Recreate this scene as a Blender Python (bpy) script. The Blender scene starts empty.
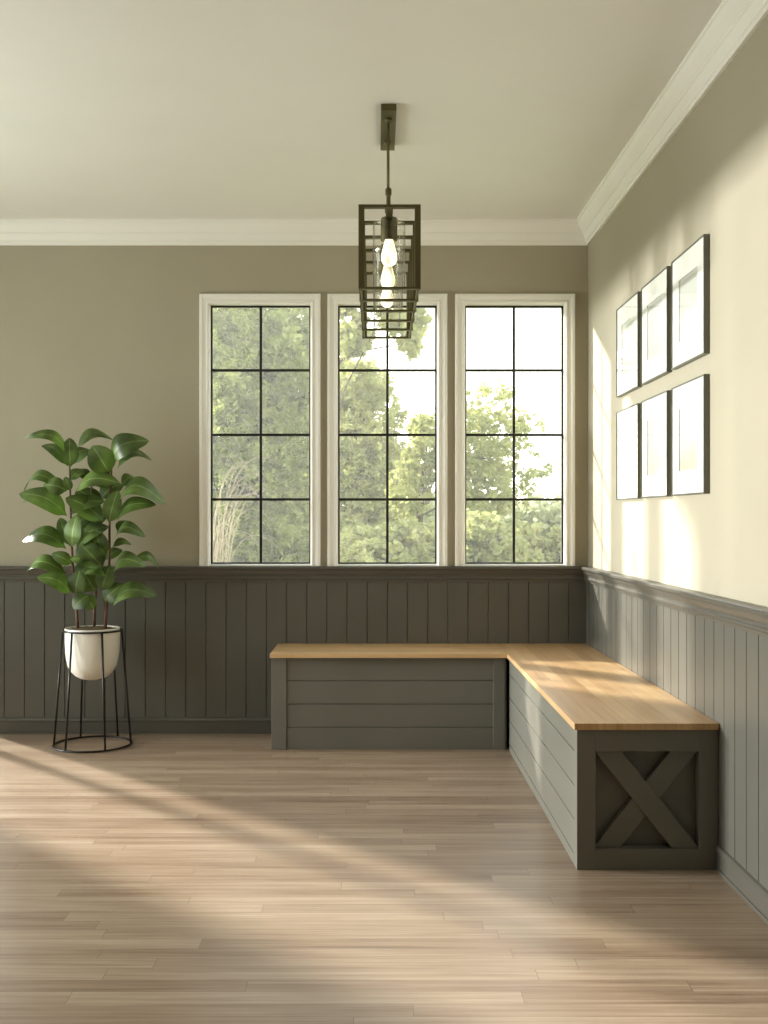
import bpy, bmesh, math, random
from mathutils import Vector, Matrix
R = math.radians
PI = math.pi
scn = bpy.context.scene
COL = scn.collection

# ------------------------------------------------------------------ camera, sky, sun, exposure
CAM_Y, CAM_Z = -5.8, 1.162
cam_d = bpy.data.cameras.new('camera')
cam = bpy.data.objects.new('camera', cam_d); COL.objects.link(cam)
cam.location = (0, CAM_Y, CAM_Z); cam.rotation_euler = (PI / 2, 0, 0)
cam_d.sensor_fit = 'HORIZONTAL'; cam_d.sensor_width = 36.0
cam_d.lens = 36.0 * (185 * 5.8) / 768
# vanishing point of the photograph sits at (376.5, 518): a view camera's rise / shift
cam_d.shift_x = (384 - 376.5) / 768
cam_d.shift_y = (518 - 512) / 1024 * (1024 / 768)
cam_d.clip_end = 300
scn.camera = cam

world = bpy.data.worlds.new('sky'); scn.world = world
world.use_nodes = True
wn, wl = world.node_tree.nodes, world.node_tree.links
bgn = wn['Background']
tc = wn.new('ShaderNodeTexCoord'); sx = wn.new('ShaderNodeSeparateXYZ'); rp = wn.new('ShaderNodeValToRGB')
wl.new(tc.outputs['Generated'], sx.inputs[0]); wl.new(sx.outputs['Z'], rp.inputs[0])
rp.color_ramp.elements[0].position = 0.0; rp.color_ramp.elements[0].color = (0.95, 0.93, 0.84, 1)
rp.color_ramp.elements[1].position = 0.9; rp.color_ramp.elements[1].color = (0.66, 0.80, 0.98, 1)
e = rp.color_ramp.elements.new(0.3); e.color = (0.97, 0.96, 0.92, 1)
wl.new(rp.outputs[0], bgn.inputs['Color']); bgn.inputs['Strength'].default_value = 3.2

sun_d = bpy.data.lights.new('sun', 'SUN'); sun_d.energy = 11.5; sun_d.angle = R(3.0); sun_d.color = (1, 0.94, 0.86)
sun = bpy.data.objects.new('sun', sun_d); COL.objects.link(sun)
sun.rotation_euler = Vector((1.0, -1.0, -0.60)).to_track_quat('-Z', 'Y').to_euler()   # low, from behind the windows on the left

def area(name, loc, target, sx_, sy_, energy, color):
    d = bpy.data.lights.new(name, 'AREA'); d.shape = 'RECTANGLE'; d.size = sx_; d.size_y = sy_
    d.energy = energy; d.color = color
    o = bpy.data.objects.new(name, d); COL.objects.link(o); o.location = loc
    o.rotation_euler = (Vector(target) - Vector(loc)).to_track_quat('-Z', 'Y').to_euler()
    return o
# bright open garden seen by the glazed opening in the left wall (low and far away)
area('garden_daylight', (-11.5, -0.5, 1.56), (1.1, -2.0, 1.56), 2.2, 0.26, 2600, (1, 1, 1))
area('ceiling_fill', (-3.75, -2.0, 1.15), (-1.4, -3.3, 2.75), 1.9, 1.7, 110, (0.93, 0.97, 1.0))  # added fill lamp at the left opening, tilted up to brighten the ceiling

scn.view_settings.view_transform = 'Standard'; scn.view_settings.look = 'None'
scn.view_settings.gamma = 1.0; scn.view_settings.use_curve_mapping = False
scn.view_settings.exposure = 0.0
cy = scn.cycles
cy.use_denoising = True
cy.max_bounces = 10; cy.diffuse_bounces = 6; cy.glossy_bounces = 4; cy.transparent_max_bounces = 24; cy.transmission_bounces = 6
cy.sample_clamp_indirect = 6.0; cy.caustics_reflective = False; cy.caustics_refractive = False

# ------------------------------------------------------------------ helpers
def lin(c):
    return tuple(((v / 255) / 12.92 if v / 255 <= 0.04045 else ((v / 255 + 0.055) / 1.055) ** 2.4) for v in c) + (1,)

def new_mat(name):
    m = bpy.data.materials.new(name); m.use_nodes = True
    nt = m.node_tree; b = nt.nodes['Principled BSDF']
    return m, nt, b

def N(nt, t, **kw):
    n = nt.nodes.new(t)
    for k, v in kw.items():
        if hasattr(n, k): setattr(n, k, v)
    return n

def paint(name, rgb, rough=0.5, var=0.06, bump=0.04, scale=60, metal=0.0, spec=0.5):
    m, nt, b = new_mat(name)
    c = lin(rgb)
    tcn = N(nt, 'ShaderNodeTexCoord'); nz = N(nt, 'ShaderNodeTexNoise'); nz.inputs['Scale'].default_value = scale; nz.inputs['Detail'].default_value = 4
    nz2 = N(nt, 'ShaderNodeTexNoise'); nz2.inputs['Scale'].default_value = 2.3; nz2.inputs['Detail'].default_value = 3
    r = N(nt, 'ShaderNodeValToRGB')
    r.color_ramp.elements[0].position = 0.3; r.color_ramp.elements[0].color = tuple(x * (1 - var) for x in c[:3]) + (1,)
    r.color_ramp.elements[1].position = 0.7; r.color_ramp.elements[1].color = tuple(min(1, x * (1 + var)) for x in c[:3]) + (1,)
    bp = N(nt, 'ShaderNodeBump'); bp.inputs['Strength'].default_value = bump; bp.inputs['Distance'].default_value = 0.002
    L = nt.links
    L.new(tcn.outputs['Object'], nz.inputs['Vector']); L.new(tcn.outputs['Object'], nz2.inputs['Vector'])
    L.new(nz2.outputs['Fac'], r.inputs[0]); L.new(r.outputs[0], b.inputs['Base Color'])
    L.new(nz.outputs['Fac'], bp.inputs['Height']); L.new(bp.outputs[0], b.inputs['Normal'])
    b.inputs['Roughness'].default_value = rough; b.inputs['Metallic'].default_value = metal
    b.inputs['Specular IOR Level'].default_value = spec
    return m

def wood(name, cols, board_w, board_l, swap=False, rough=0.42, grain=1.0, gap=0.0012, grey=None, mortar=0.55, bump=0.25):
    """boards running along X (or Y with swap), each with its own tone, fine grain along its length"""
    m, nt, b = new_mat(name); L = nt.links
    tcn = N(nt, 'ShaderNodeTexCoord'); sp = N(nt, 'ShaderNodeSeparateXYZ'); cb = N(nt, 'ShaderNodeCombineXYZ')
    L.new(tcn.outputs['Object'], sp.inputs[0])
    L.new(sp.outputs['X' if swap else 'Y'], cb.inputs['Y'])
    # every row starts at its own random offset
    dv = N(nt, 'ShaderNodeMath', operation='DIVIDE'); L.new(sp.outputs['X' if swap else 'Y'], dv.inputs[0]); dv.inputs[1].default_value = board_w
    fl = N(nt, 'ShaderNodeMath', operation='FLOOR'); L.new(dv.outputs[0], fl.inputs[0])
    wnz = N(nt, 'ShaderNodeTexWhiteNoise', noise_dimensions='1D'); L.new(fl.outputs[0], wnz.inputs['W'])
    ofs = N(nt, 'ShaderNodeMath', operation='MULTIPLY_ADD'); L.new(wnz.outputs['Value'], ofs.inputs[0]); ofs.inputs[1].default_value = board_l; L.new(sp.outputs['Y' if swap else 'X'], ofs.inputs[2])
    L.new(ofs.outputs[0], cb.inputs['X'])
    bk = N(nt, 'ShaderNodeTexBrick'); bk.offset = 0.0; bk.offset_frequency = 2; bk.squash = 1
    bk.inputs['Scale'].default_value = 1; bk.inputs['Brick Width'].default_value = board_l; bk.inputs['Row Height'].default_value = board_w
    bk.inputs['Mortar Size'].default_value = gap; bk.inputs['Mortar Smooth'].default_value = 0.3; bk.inputs['Bias'].default_value = 0
    bk.inputs['Color1'].default_value = (0, 0, 0, 1); bk.inputs['Color2'].default_value = (1, 1, 1, 1); bk.inputs['Mortar'].default_value = (0.5, 0.5, 0.5, 1)
    L.new(cb.outputs[0], bk.inputs['Vector'])
    mp = N(nt, 'ShaderNodeMapping'); mp.inputs['Scale'].default_value = (1.3, 38, 1); L.new(cb.outputs[0], mp.inputs['Vector'])
    # shift the grain board by board
    ad = N(nt, 'ShaderNodeVectorMath', operation='ADD'); L.new(mp.outputs[0], ad.inputs[0])
    sc = N(nt, 'ShaderNodeVectorMath', operation='SCALE'); sc.inputs['Scale'].default_value = 17; L.new(bk.outputs['Color'], sc.inputs[0]); L.new(sc.outputs[0], ad.inputs[1])
    n1 = N(nt, 'ShaderNodeTexNoise'); n1.inputs['Scale'].default_value = 1.6; n1.inputs['Detail'].default_value = 7; n1.inputs['Roughness'].default_value = 0.62; n1.inputs['Distortion'].default_value = 0.35
    L.new(ad.outputs[0], n1.inputs['Vector'])
    n2 = N(nt, 'ShaderNodeTexNoise'); n2.inputs['Scale'].default_value = 0.9; n2.inputs['Detail'].default_value = 2; L.new(cb.outputs[0], n2.inputs['Vector'])
    ramp = N(nt, 'ShaderNodeValToRGB'); els = ramp.color_ramp.elements
    els[0].position = 0.0; els[0].color = lin(cols[0]); els[1].position = 1.0; els[1].color = lin(cols[-1])
    for i, c in enumerate(cols[1:-1]):
        q = els.new((i + 1) / (len(cols) - 1)); q.color = lin(c)
    # tone = board*0.35 + grain*0.75 + blotch*0.2
    def mul(sock, k):
        a = N(nt, 'ShaderNodeMath', operation='MULTIPLY'); L.new(sock, a.inputs[0]); a.inputs[1].default_value = k; return a.outputs[0]
    def addm(a_, b_):
        a = N(nt, 'ShaderNodeMath', operation='ADD'); L.new(a_, a.inputs[0]); L.new(b_, a.inputs[1]); return a.outputs[0]
    gr = N(nt, 'ShaderNodeMapRange'); gr.inputs['From Min'].default_value = 0.3; gr.inputs['From Max'].default_value = 0.7; L.new(n1.outputs['Fac'], gr.inputs['Value'])
    t = addm(mul(bk.outputs['Color'], 0.32), addm(mul(gr.outputs[0], 0.5 * grain), mul(n2.outputs['Fac'], 0.22)))
    L.new(t, ramp.inputs[0])
    mx = N(nt, 'ShaderNodeMix', data_type='RGBA'); L.new(bk.outputs['Fac'], mx.inputs['Factor'])
    L.new(ramp.outputs[0], mx.inputs['A']); mx.inputs['B'].default_value = tuple(x * mortar for x in lin(cols[0])[:3]) + (1,)
    L.new(mx.outputs['Result'], b.inputs['Base Color'])
    bp = N(nt, 'ShaderNodeBump'); bp.inputs['Strength'].default_value = bump; bp.inputs['Distance'].default_value = 0.0015
    iv = N(nt, 'ShaderNodeMath', operation='SUBTRACT'); L.new(gr.outputs[0], iv.inputs[0]); L.new(bk.outputs['Fac'], iv.inputs[1])
    L.new(iv.outputs[0], bp.inputs['Height']); L.new(bp.outputs[0], b.inputs['Normal'])
    rr = N(nt, 'ShaderNodeMapRange'); rr.inputs['To Min'].default_value = rough - 0.06; rr.inputs['To Max'].default_value = rough + 0.08
    L.new(n1.outputs['Fac'], rr.inputs['Value']); L.new(rr.outputs[0], b.inputs['Roughness'])
    return m

def clear_glass(name, tint=(1, 1, 1), refl=1.0):
    m = bpy.data.materials.new(name); m.use_nodes = True; nt = m.node_tree; nt.nodes.clear(); L = nt.links
    o = N(nt, 'ShaderNodeOutputMaterial'); mx = N(nt, 'ShaderNodeMixShader'); tr = N(nt, 'ShaderNodeBsdfTransparent'); gl = N(nt, 'ShaderNodeBsdfGlossy')
    fr = N(nt, 'ShaderNodeLayerWeight'); fr.inputs['Blend'].default_value = 0.5
    pw = N(nt, 'ShaderNodeMath', operation='POWER'); pw.inputs[1].default_value = 5.0; L.new(fr.outputs['Facing'], pw.inputs[0])
    mm = N(nt, 'ShaderNodeMath', operation='MULTIPLY_ADD'); mm.inputs[1].default_value = 0.9 * refl; mm.inputs[2].default_value = 0.035 * refl
    tr.inputs[0].default_value = tint + (1,); gl.inputs['Roughness'].default_value = 0.02
    L.new(pw.outputs[0], mm.inputs[0]); L.new(mm.outputs[0], mx.inputs[0]); L.new(tr.outputs[0], mx.inputs[1]); L.new(gl.outputs[0], mx.inputs[2]); L.new(mx.outputs[0], o.inputs[0])
    return m

def mesh_obj(name, bm, mats, parent=None, smooth=False, bevel=0.0, seg=2):
    bmesh.ops.recalc_face_normals(bm, faces=bm.faces)
    me = bpy.data.meshes.new(name); bm.to_mesh(me); bm.free()
    if not isinstance(mats, (list, tuple)): mats = [mats]
    for m in mats: me.materials.append(m)
    o = bpy.data.objects.new(name, me); COL.objects.link(o)
    if smooth:
        for p in me.polygons: p.use_smooth = True
    if bevel > 0:
        bv = o.modifiers.new('bevel', 'BEVEL'); bv.width = bevel; bv.segments = seg; bv.limit_method = 'ANGLE'; bv.angle_limit = R(40)
    if parent: o.parent = parent
    return o

def tag(o, label=None, cat=None, group=None, kind=None):
    if label: o['label'] = label
    if cat: o['category'] = cat
    if group: o['group'] = group
    if kind: o['kind'] = kind
    return o

def empty(name, loc=(0, 0, 0)):
    o = bpy.data.objects.new(name, None); COL.objects.link(o); o.location = loc; o.empty_display_size = 0.1
    return o

def box(bm, x0, x1, y0, y1, z0, z1, mi=0):
    v = [bm.verts.new(p) for p in ((x0, y0, z0), (x1, y0, z0), (x1, y1, z0), (x0, y1, z0), (x0, y0, z1), (x1, y0, z1), (x1, y1, z1), (x0, y1, z1))]
    for f in ((0, 3, 2, 1), (4, 5, 6, 7), (0, 1, 5, 4), (1, 2, 6, 5), (2, 3, 7, 6), (3, 0, 4, 7)):
        q = bm.faces.new([v[i] for i in f]); q.material_index = mi

def loft(bm, A, B, caps=True):
    a = [bm.verts.new(p) for p in A]; b = [bm.verts.new(p) for p in B]; n = len(a)
    for i in range(n): bm.faces.new((a[i], a[(i + 1) % n], b[(i + 1) % n], b[i]))
    if caps: bm.faces.new(a); bm.faces.new(b)

def tube(bm, pts, r, n=10, closed=False):
    pts = [Vector(p) for p in pts]; rings = []; m = len(pts)
    rad = r if isinstance(r, (list, tuple)) else [r] * m
    prev = None
    for i, p in enumerate(pts):
        if closed: d = (pts[(i + 1) % m] - pts[i - 1]).normalized()
        else: d = (pts[min(i + 1, m - 1)] - pts[max(i - 1, 0)]).normalized()
        if prev is None:
            u = d.orthogonal().normalized()
        else:
            u = (prev - d * prev.dot(d)).normalized()
        prev = u; w = d.cross(u)
        rings.append([bm.verts.new(p + (u * math.cos(2 * PI * k / n) + w * math.sin(2 * PI * k / n)) * rad[i]) for k in range(n)])
    rng = range(m) if closed else range(m - 1)
    for i in rng:
        a, b = rings[i], rings[(i + 1) % m]
        if closed and i == m - 1:
            off = min(range(n), key=lambda s: (a[0].co - b[s].co).length)
            b = [b[(k + off) % n] for k in range(n)]
        for k in range(n): bm.faces.new((a[k], a[(k + 1) % n], b[(k + 1) % n], b[k]))
    if not closed:
        bm.faces.new(rings[0]); bm.faces.new(rings[-1])

def lathe(bm, prof, cx=0, cy=0, n=48, close=False):
    rings = []
    for r, z in prof:
        if r < 1e-6: rings.append([bm.verts.new((cx, cy, z))])
        else: rings.append([bm.verts.new((cx + r * math.cos(2 * PI * k / n), cy + r * math.sin(2 * PI * k / n), z)) for k in range(n)])
    for a, b in zip(rings, rings[1:]):
        for k in range(n):
            k2 = (k + 1) % n
            if len(a) == 1 and len(b) == 1: continue
            if len(a) == 1: bm.faces.new((a[0], b[k], b[k2]))
            elif len(b) == 1: bm.faces.new((a[k], a[k2], b[0]))
            else: bm.faces.new((a[k], a[k2], b[k2], b[k]))

def struct(o): o['kind'] = 'structure'; return o

# ------------------------------------------------------------------ materials
M = {}
M['wall'] = paint('greige_wall_paint', (171, 163, 143), 0.62, 0.025, 0.10, 90)
M['ceil'] = paint('ceiling_paint', (232, 229, 223), 0.5, 0.015, 0.05, 60)
M['white_trim'] = paint('off_white_trim_paint', (246, 244, 238), 0.38, 0.012, 0.02, 60)
M['panel'] = paint('dark_grey_green_panel_paint', (92, 90, 82), 0.36, 0.05, 0.06, 80)
M['rail'] = paint('dark_grey_green_rail_paint', (86, 83, 75), 0.36, 0.04, 0.04, 80)
M['bench'] = paint('grey_green_bench_paint', (110, 108, 99), 0.38, 0.05, 0.06, 80)
M['floor'] = wood('oak_floor_planks', [(94, 73, 56), (138, 116, 95), (164, 144, 123), (182, 165, 145)], 0.066, 1.1, rough=0.34, gap=0.0006, mortar=0.85, bump=0.15)
M['oak_x'] = wood('oak_seat_staves', [(155, 116, 74), (196, 158, 112), (214, 180, 134), (226, 195, 152)], 0.052, 0.9, rough=0.36, grain=0.7, gap=0.0004, mortar=0.9, bump=0.08)
M['oak_y'] = wood('oak_seat_staves_long', [(155, 116, 74), (196, 158, 112), (214, 180, 134), (226, 195, 152)], 0.052, 0.9, swap=True, rough=0.36, grain=0.7, gap=0.0004, mortar=0.9, bump=0.08)
M['black'] = paint('black_window_steel', (34, 32, 26), 0.42, 0.05, 0.02, 80, 0.2)
M['bronze'] = paint('dark_bronze_metal', (98, 90, 58), 0.42, 0.06, 0.03, 80, 0.55)
M['stand'] = paint('black_wire_metal', (26, 24, 21), 0.38, 0.05, 0.02, 80, 0.4)
M['pot'] = paint('off_white_ceramic', (222, 218, 207), 0.42, 0.03, 0.08, 40)
M['soil'] = paint('potting_soil', (94, 78, 48), 0.95, 0.35, 1.0, 55)
M['frame'] = paint('grey_frame_metal', (104, 104, 94), 0.36, 0.04, 0.02, 80, 0.4)
M['mat_board'] = paint('white_mat_board', (238, 237, 230), 0.75, 0.01, 0.02, 60)
M['ext'] = paint('sun_block_render', (190, 184, 170), 0.8, 0.05, 0.2, 30)
M['glass'] = clear_glass('window_glass', (0.99, 1.0, 0.985), 0.8)
M['pic_glass'] = clear_glass('picture_glass', (0.995, 1, 0.995), 0.6)
M['shade_glass'] = clear_glass('clear_shade_glass', (0.985, 0.985, 0.97), 1.0)

# ------------------------------------------------------------------ room shell
XL, XR, YB, YF, H = -3.4, 1.143, 0.0, -7.4, 2.76
T = 0.11
WIN = [(-0.955, -0.302), (-0.264, 0.382), (0.424, 1.070)]     # outer edges of the casings
CAS = 0.054                                                   # casing width
Z_SILL, Z_HEAD, Z_TOP = 0.906, 2.3165, 2.3705
opens = [(-3.28, -2.115, 0.0, 2.26)] + [(a + CAS, b - CAS, Z_SILL, Z_HEAD) for a, b in WIN]
bm = bmesh.new()
x = XL - T
for (a, b_, z0, z1) in opens:
    box(bm, x, a, YB, YB + T, 0, H)
    if z0 > 0: box(bm, a, b_, YB, YB + T, 0, z0)
    box(bm, a, b_, YB, YB + T, z1, H)
    x = b_
box(bm, x, XR + T, YB, YB + T, 0, H)
bmesh.ops.remove_doubles(bm, verts=bm.verts, dist=1e-5)
struct(mesh_obj('wall_back', bm, M['wall']))
bm = bmesh.new(); box(bm, XR, XR + T, YF, YB, 0, H); struct(mesh_obj('wall_right', bm, M['wall']))
LO = (-2.95, -0.35, 0.02, 2.04)                               # glazed opening in the left wall (y0, y1, z0, z1)
bm = bmesh.new()
box(bm, XL - T, XL, YF, LO[0], 0, H); box(bm, XL - T, XL, LO[1], YB, 0, H); box(bm, XL - T, XL, LO[0], LO[1], LO[3], H); box(bm, XL - T, XL, LO[0], LO[1], 0, LO[2])
struct(mesh_obj('wall_left', bm, M['wall']))
bm = bmesh.new(); box(bm, XL - T, XR + T, YF - T, YF, 0, H); struct(mesh_obj('wall_front', bm, M['wall']))
bm = bmesh.new(); box(bm, XL - T, XR + T, YF - T, YB + T, -0.1, 0); struct(mesh_obj('floor', bm, M['floor']))
bm = bmesh.new(); box(bm, XL - T, XR + T, YF - T, YB + T, H, H + 0.12); struct(mesh_obj('ceiling', bm, M['ceil']))
# added unseen wall outside left, keeps the sun off the left opening
bm = bmesh.new(); box(bm, -6.9, XL - T, 0.05, 0.3, -0.1, 4.2); struct(mesh_obj('wall_sun_block', bm, M['ext']))

def run(bm, prof, side, a=None, b=None, mitre_a=True, mitre_b=True):
    """profile of (distance from wall, height) swept along one wall; mitred in the corners"""
    if side == 'back':
        a = XL if a is None else a; b = XR if b is None else b
        A = [(a + (d if mitre_a else 0), YB - d, z) for d, z in prof]; B = [(b - (d if mitre_b else 0), YB - d, z) for d, z in prof]
    elif side == 'right':
        A = [(XR - d, YB - d, z) for d, z in prof]; B = [(XR - d, YF + d, z) for d, z in prof]
    elif side == 'left':
        a = YF if a is None else a; b = YB if b is None else b
        A = [(XL + d, a + (d if mitre_a else 0), z) for d, z in prof]; B = [(XL + d, b - (d if mitre_b else 0), z) for d, z in prof]
    else:
        A = [(XL + d, YF + d, z) for d, z in prof]; B = [(XR - d, YF + d, z) for d, z in prof]
    loft(bm, A, B)

# crown moulding
crown = [(0, H), (0.074, H), (0.074, H - 0.010), (0.066, H - 0.014), (0.064, H - 0.022), (0.058, H - 0.036), (0.046, H - 0.052), (0.036, H - 0.062),
         (0.036, H - 0.068), (0.030, H - 0.072), (0.024, H - 0.086), (0.018, H - 0.098), (0.018, H - 0.106), (0.012, H - 0.110), (0.012, H - 0.126), (0, H - 0.126)]
for i, s in enumerate(('back', 'right', 'left', 'front')):
    bm = bmesh.new(); run(bm, crown, s); struct(mesh_obj('trim_%d' % (i + 1), bm, M['white_trim']))

# chair rail (dark)
RZ = 0.902
rail = [(0, RZ), (0.046, RZ), (0.050, RZ - 0.004), (0.050, RZ - 0.014), (0.045, RZ - 0.019), (0.038, RZ - 0.020), (0.036, RZ - 0.028), (0.031, RZ - 0.040), (0.024, RZ - 0.048),
        (0.024, RZ - 0.056), (0.028, RZ - 0.060), (0.028, RZ - 0.068), (0.022, RZ - 0.073), (0.020, RZ - 0.084), (0, RZ - 0.084)]
k = 5
bm = bmesh.new(); run(bm, rail, 'back', a=-2.105, mitre_a=False); struct(mesh_obj('trim_5', bm, M['rail']))
bm = bmesh.new(); run(bm, rail, 'right'); struct(mesh_obj('trim_6', bm, M['rail']))
bm = bmesh.new(); run(bm, rail, 'left', b=LO[0] - 0.08, mitre_b=False); struct(mesh_obj('trim_7', bm, M['rail']))
bm = bmesh.new(); run(bm, rail, 'front'); struct(mesh_obj('trim_8', bm, M['rail']))

# tongue and groove panelling under the rail
def board_profile(a, b, w, off, face=0.013, g=0.0032, dep=0.0048):
    pts = [(a, 0.0), (a, face)]
    u = off
    while u < b - g:
        if u > a + g: pts += [(u - g, face), (u - g * 0.4, face - dep), (u + g * 0.4, face - dep), (u + g, face)]
        u += w
    return pts + [(b, face), (b, 0.0)]
PZ0, PZ1 = 0.03, RZ - 0.080
def off_for(a, ref, w): return ref - math.floor((ref - a) / w) * w
bm = bmesh.new(); pr = board_profile(-2.105, XR - 0.0005, 0.1087, off_for(-2.105, (206.3 - 376.5) / 185, 0.1087))
loft(bm, [(u, YB - d, PZ0) for u, d in pr], [(u, YB - d, PZ1) for u, d in pr]); struct(mesh_obj('trim_9', bm, M['panel']))
bm = bmesh.new(); pr = board_profile(0.0135, -YF, 0.105, 0.106)
loft(bm, [(XR - d, -u, PZ0) for u, d in pr], [(XR - d, -u, PZ1) for u, d in pr]); struct(mesh_obj('trim_10', bm, M['panel']))
bm = bmesh.new(); pr = board_profile(-(LO[0] - 0.08), -YF - 0.014, 0.1087, 3.1)
loft(bm, [(XL + d, -u, PZ0) for u, d in pr], [(XL + d, -u, PZ1) for u, d in pr]); struct(mesh_obj('trim_11', bm, M['panel']))
bm = bmesh.new(); pr = board_profile(XL, XR - 0.014, 0.1087, XL + 0.1)
loft(bm, [(u, YF + d, PZ0) for u, d in pr], [(u, YF + d, PZ1) for u, d in pr]); struct(mesh_obj('trim_12', bm, M['panel']))
base = [(0, 0), (0.026, 0), (0.026, 0.012), (0.022, 0.014), (0.022, 0.064), (0.026, 0.067), (0.026, 0.074), (0.021, 0.082), (0.014, 0.086), (0, 0.086)]
bm = bmesh.new(); run(bm, base, 'back', a=-2.105, mitre_a=False); struct(mesh_obj('baseboard_back', bm, M['rail']))
bm = bmesh.new(); run(bm, base, 'right'); struct(mesh_obj('baseboard_right', bm, M['rail']))
bm = bmesh.new(); run(bm, base, 'left', b=LO[0] - 0.08, mitre_b=False); struct(mesh_obj('baseboard_left', bm, M['rail']))
bm = bmesh.new(); run(bm, base, 'front'); struct(mesh_obj('baseboard_front', bm, M['rail']))

# ------------------------------------------------------------------ windows
def ring_frame(bm, x0, x1, z0, z1, prof, bottom=True):
    """profile (inset from the outer edge, distance forward of the wall) around a rectangle, mitred"""
    loops = []
    for ins, d in prof:
        loops.append([(x0 + ins, YB - d, z0 + (ins if bottom else 0)), (x1 - ins, YB - d, z0 + (ins if bottom else 0)), (x1 - ins, YB - d, z1 - ins), (x0 + ins, YB - d, z1 - ins)])
    vs = [[bm.verts.new(p) for p in l] for l in loops]; n = len(vs)
    for i in range(n):
        a, b = vs[i], vs[(i + 1) % n]
        for j in range(4):
            if not bottom and j == 0: continue
            bm.faces.new((a[j], a[(j + 1) % 4], b[(j + 1) % 4], b[j]))
    if not bottom:
        for j in (0, 1): bm.faces.new([v[j] for v in vs])

def window(i, xa, xb):
    root = struct(empty('window_%d' % i, ((xa + xb) / 2, 0, Z_SILL)))
    root['label'] = 'tall eight-pane window, %s of the three in the back wall' % ('left', 'middle', 'right')[i - 1]
    def add(name, bm, m, **kw):
        o = mesh_obj(name, bm, m, **kw); o.parent = root; o.matrix_parent_inverse = Matrix.Translation(-root.location); return o
    bm = bmesh.new()
    prof = [(0.0, 0.0), (0.0, 0.020), (0.003, 0.024), (0.016, 0.024), (0.020, 0.020), (0.036, 0.017), (0.040, 0.022), (0.046, 0.022), (0.0545, 0.012), (0.0545, -0.052), (0.0548, -0.10), (0.050, -0.10), (0.050, 0.0)]
    ring_frame(bm, xa, xb, RZ + 0.001, Z_TOP, prof, bottom=False)
    # narrow white stool under the sash
    box(bm, xa + 0.053, xb - 0.053, -0.014, 0.09, RZ + 0.001, RZ + 0.009)
    add('casing', bm, M['white_trim'])
    x0, x1, z0, z1 = xa + 0.055, xb - 0.055, RZ + 0.010, Z_HEAD - 0.001
    y0, y1 = 0.030, 0.046
    s = 0.009
    bm = bmesh.new()
    box(bm, x0, x0 + s, y0, y1, z0, z1); box(bm, x1 - s, x1, y0, y1, z0, z1); box(bm, x0 + s, x1 - s, y0, y1, z0, z0 + s); box(bm, x0 + s, x1 - s, y0, y1, z1 - s, z1)
    add('sash', bm, M['black'], bevel=0.0015)
    bm = bmesh.new()
    g = 0.0066; xm = (x0 + x1) / 2
    box(bm, xm - g, xm + g, y0 + 0.001, y1 - 0.004, z0 + s, z1 - s)
    for q in (1, 2, 3):
        z = z0 + (z1 - z0) * q / 4
        box(bm, x0 + s, xm - g, y0 + 0.001, y1 - 0.004, z - g, z + g); box(bm, xm + g, x1 - s, y0 + 0.001, y1 - 0.004, z - g, z + g)
    add('glazing_bars', bm, M['black'])
    bm = bmesh.new(); box(bm, x0 + s, x1 - s, y0 + 0.007, y0 + 0.009, z0 + s, z1 - s); add('pane', bm, M['glass'])
for i, (a, b_) in enumerate(WIN): window(i + 1, a, b_)

# glazed doors outside the frame: back wall left, and the left wall
def glazed_door(i, p0, p1, z0, z1, axis, fw=0.05, leaves=2, bars=4, split=None):
    loc = ((p0 + p1) / 2, 0.05, z0) if axis == 'x' else (XL - 0.05, (p0 + p1) / 2, z0)
    root = struct(empty('door_%d' % i, loc))
    def add(name, bm, m):
        o = mesh_obj(name, bm, m); o.parent = root; o.matrix_parent_inverse = Matrix.Translation(-root.location)
    def bx(bm, u0, u1, w0, w1, a, b):
        if axis == 'x': box(bm, u0, u1, w0, w1, a, b)
        else: box(bm, XL - w1, XL - w0, u0, u1, a, b)
    bm = bmesh.new(); gl = bmesh.new(); mb = bmesh.new()
    W = (p1 - p0) / leaves
    for q in range(leaves):
        a, b = p0 + q * W + 0.001, p0 + (q + 1) * W - 0.001
        if split:
            pm = p0 + (p1 - p0) * split; a, b = (p0 + 0.001, pm - 0.001) if q == 0 else (pm + 0.001, p1 - 0.001)
        bx(bm, a, a + fw, 0.03, 0.075, z0, z1); bx(bm, b - fw, b, 0.03, 0.075, z0, z1)
        bx(bm, a + fw, b - fw, 0.03, 0.075, z0, z0 + fw); bx(bm, a + fw, b - fw, 0.03, 0.075, z1 - fw, z1)
        bx(gl, a + fw, b - fw, 0.05, 0.054, z0 + fw, z1 - fw)
        for j in range(1, bars):
            z = z0 + (z1 - z0) * j / bars; bx(mb, a + fw, b - fw, 0.04, 0.065, z - 0.006, z + 0.006)
    add('door_frame', bm, M['black']); add('pane', gl, M['glass'])
    if bars > 1: add('glazing_bars', mb, M['black'])
    else: mb.free()
glazed_door(1, -3.28, -2.115, 0.0, 2.26, 'x', fw=0.032, bars=1, split=0.74)
glazed_door(2, LO[0], LO[1], LO[2], LO[3], 'y', fw=0.03, leaves=3, bars=1)

# ------------------------------------------------------------------ corner bench
SEAT = 0.4855; TH = 0.022; BZ = SEAT - TH
WF = XR - 0.0145        # face of the right panelling
BF = -0.0145            # face of the back panelling
# oak seat, one L
bm = bmesh.new()
box(bm, -0.532, 0.651, -0.452, BF, BZ, SEAT, 0)
box(bm, 0.651, WF, -2.268, BF, BZ, SEAT, 1)
bench = empty('corner_bench', (0.7, -0.3, 0))
tag(bench, 'L-shaped grey corner bench with a light oak seat, under the windows', 'bench')
o = mesh_obj('seat', bm, [M['oak_x'], M['oak_y']], bevel=0.002); o.parent = bench; o.matrix_parent_inverse = Matrix.Translation(-bench.location)
o['label'] = 'light oak L-shaped seat board'

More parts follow.
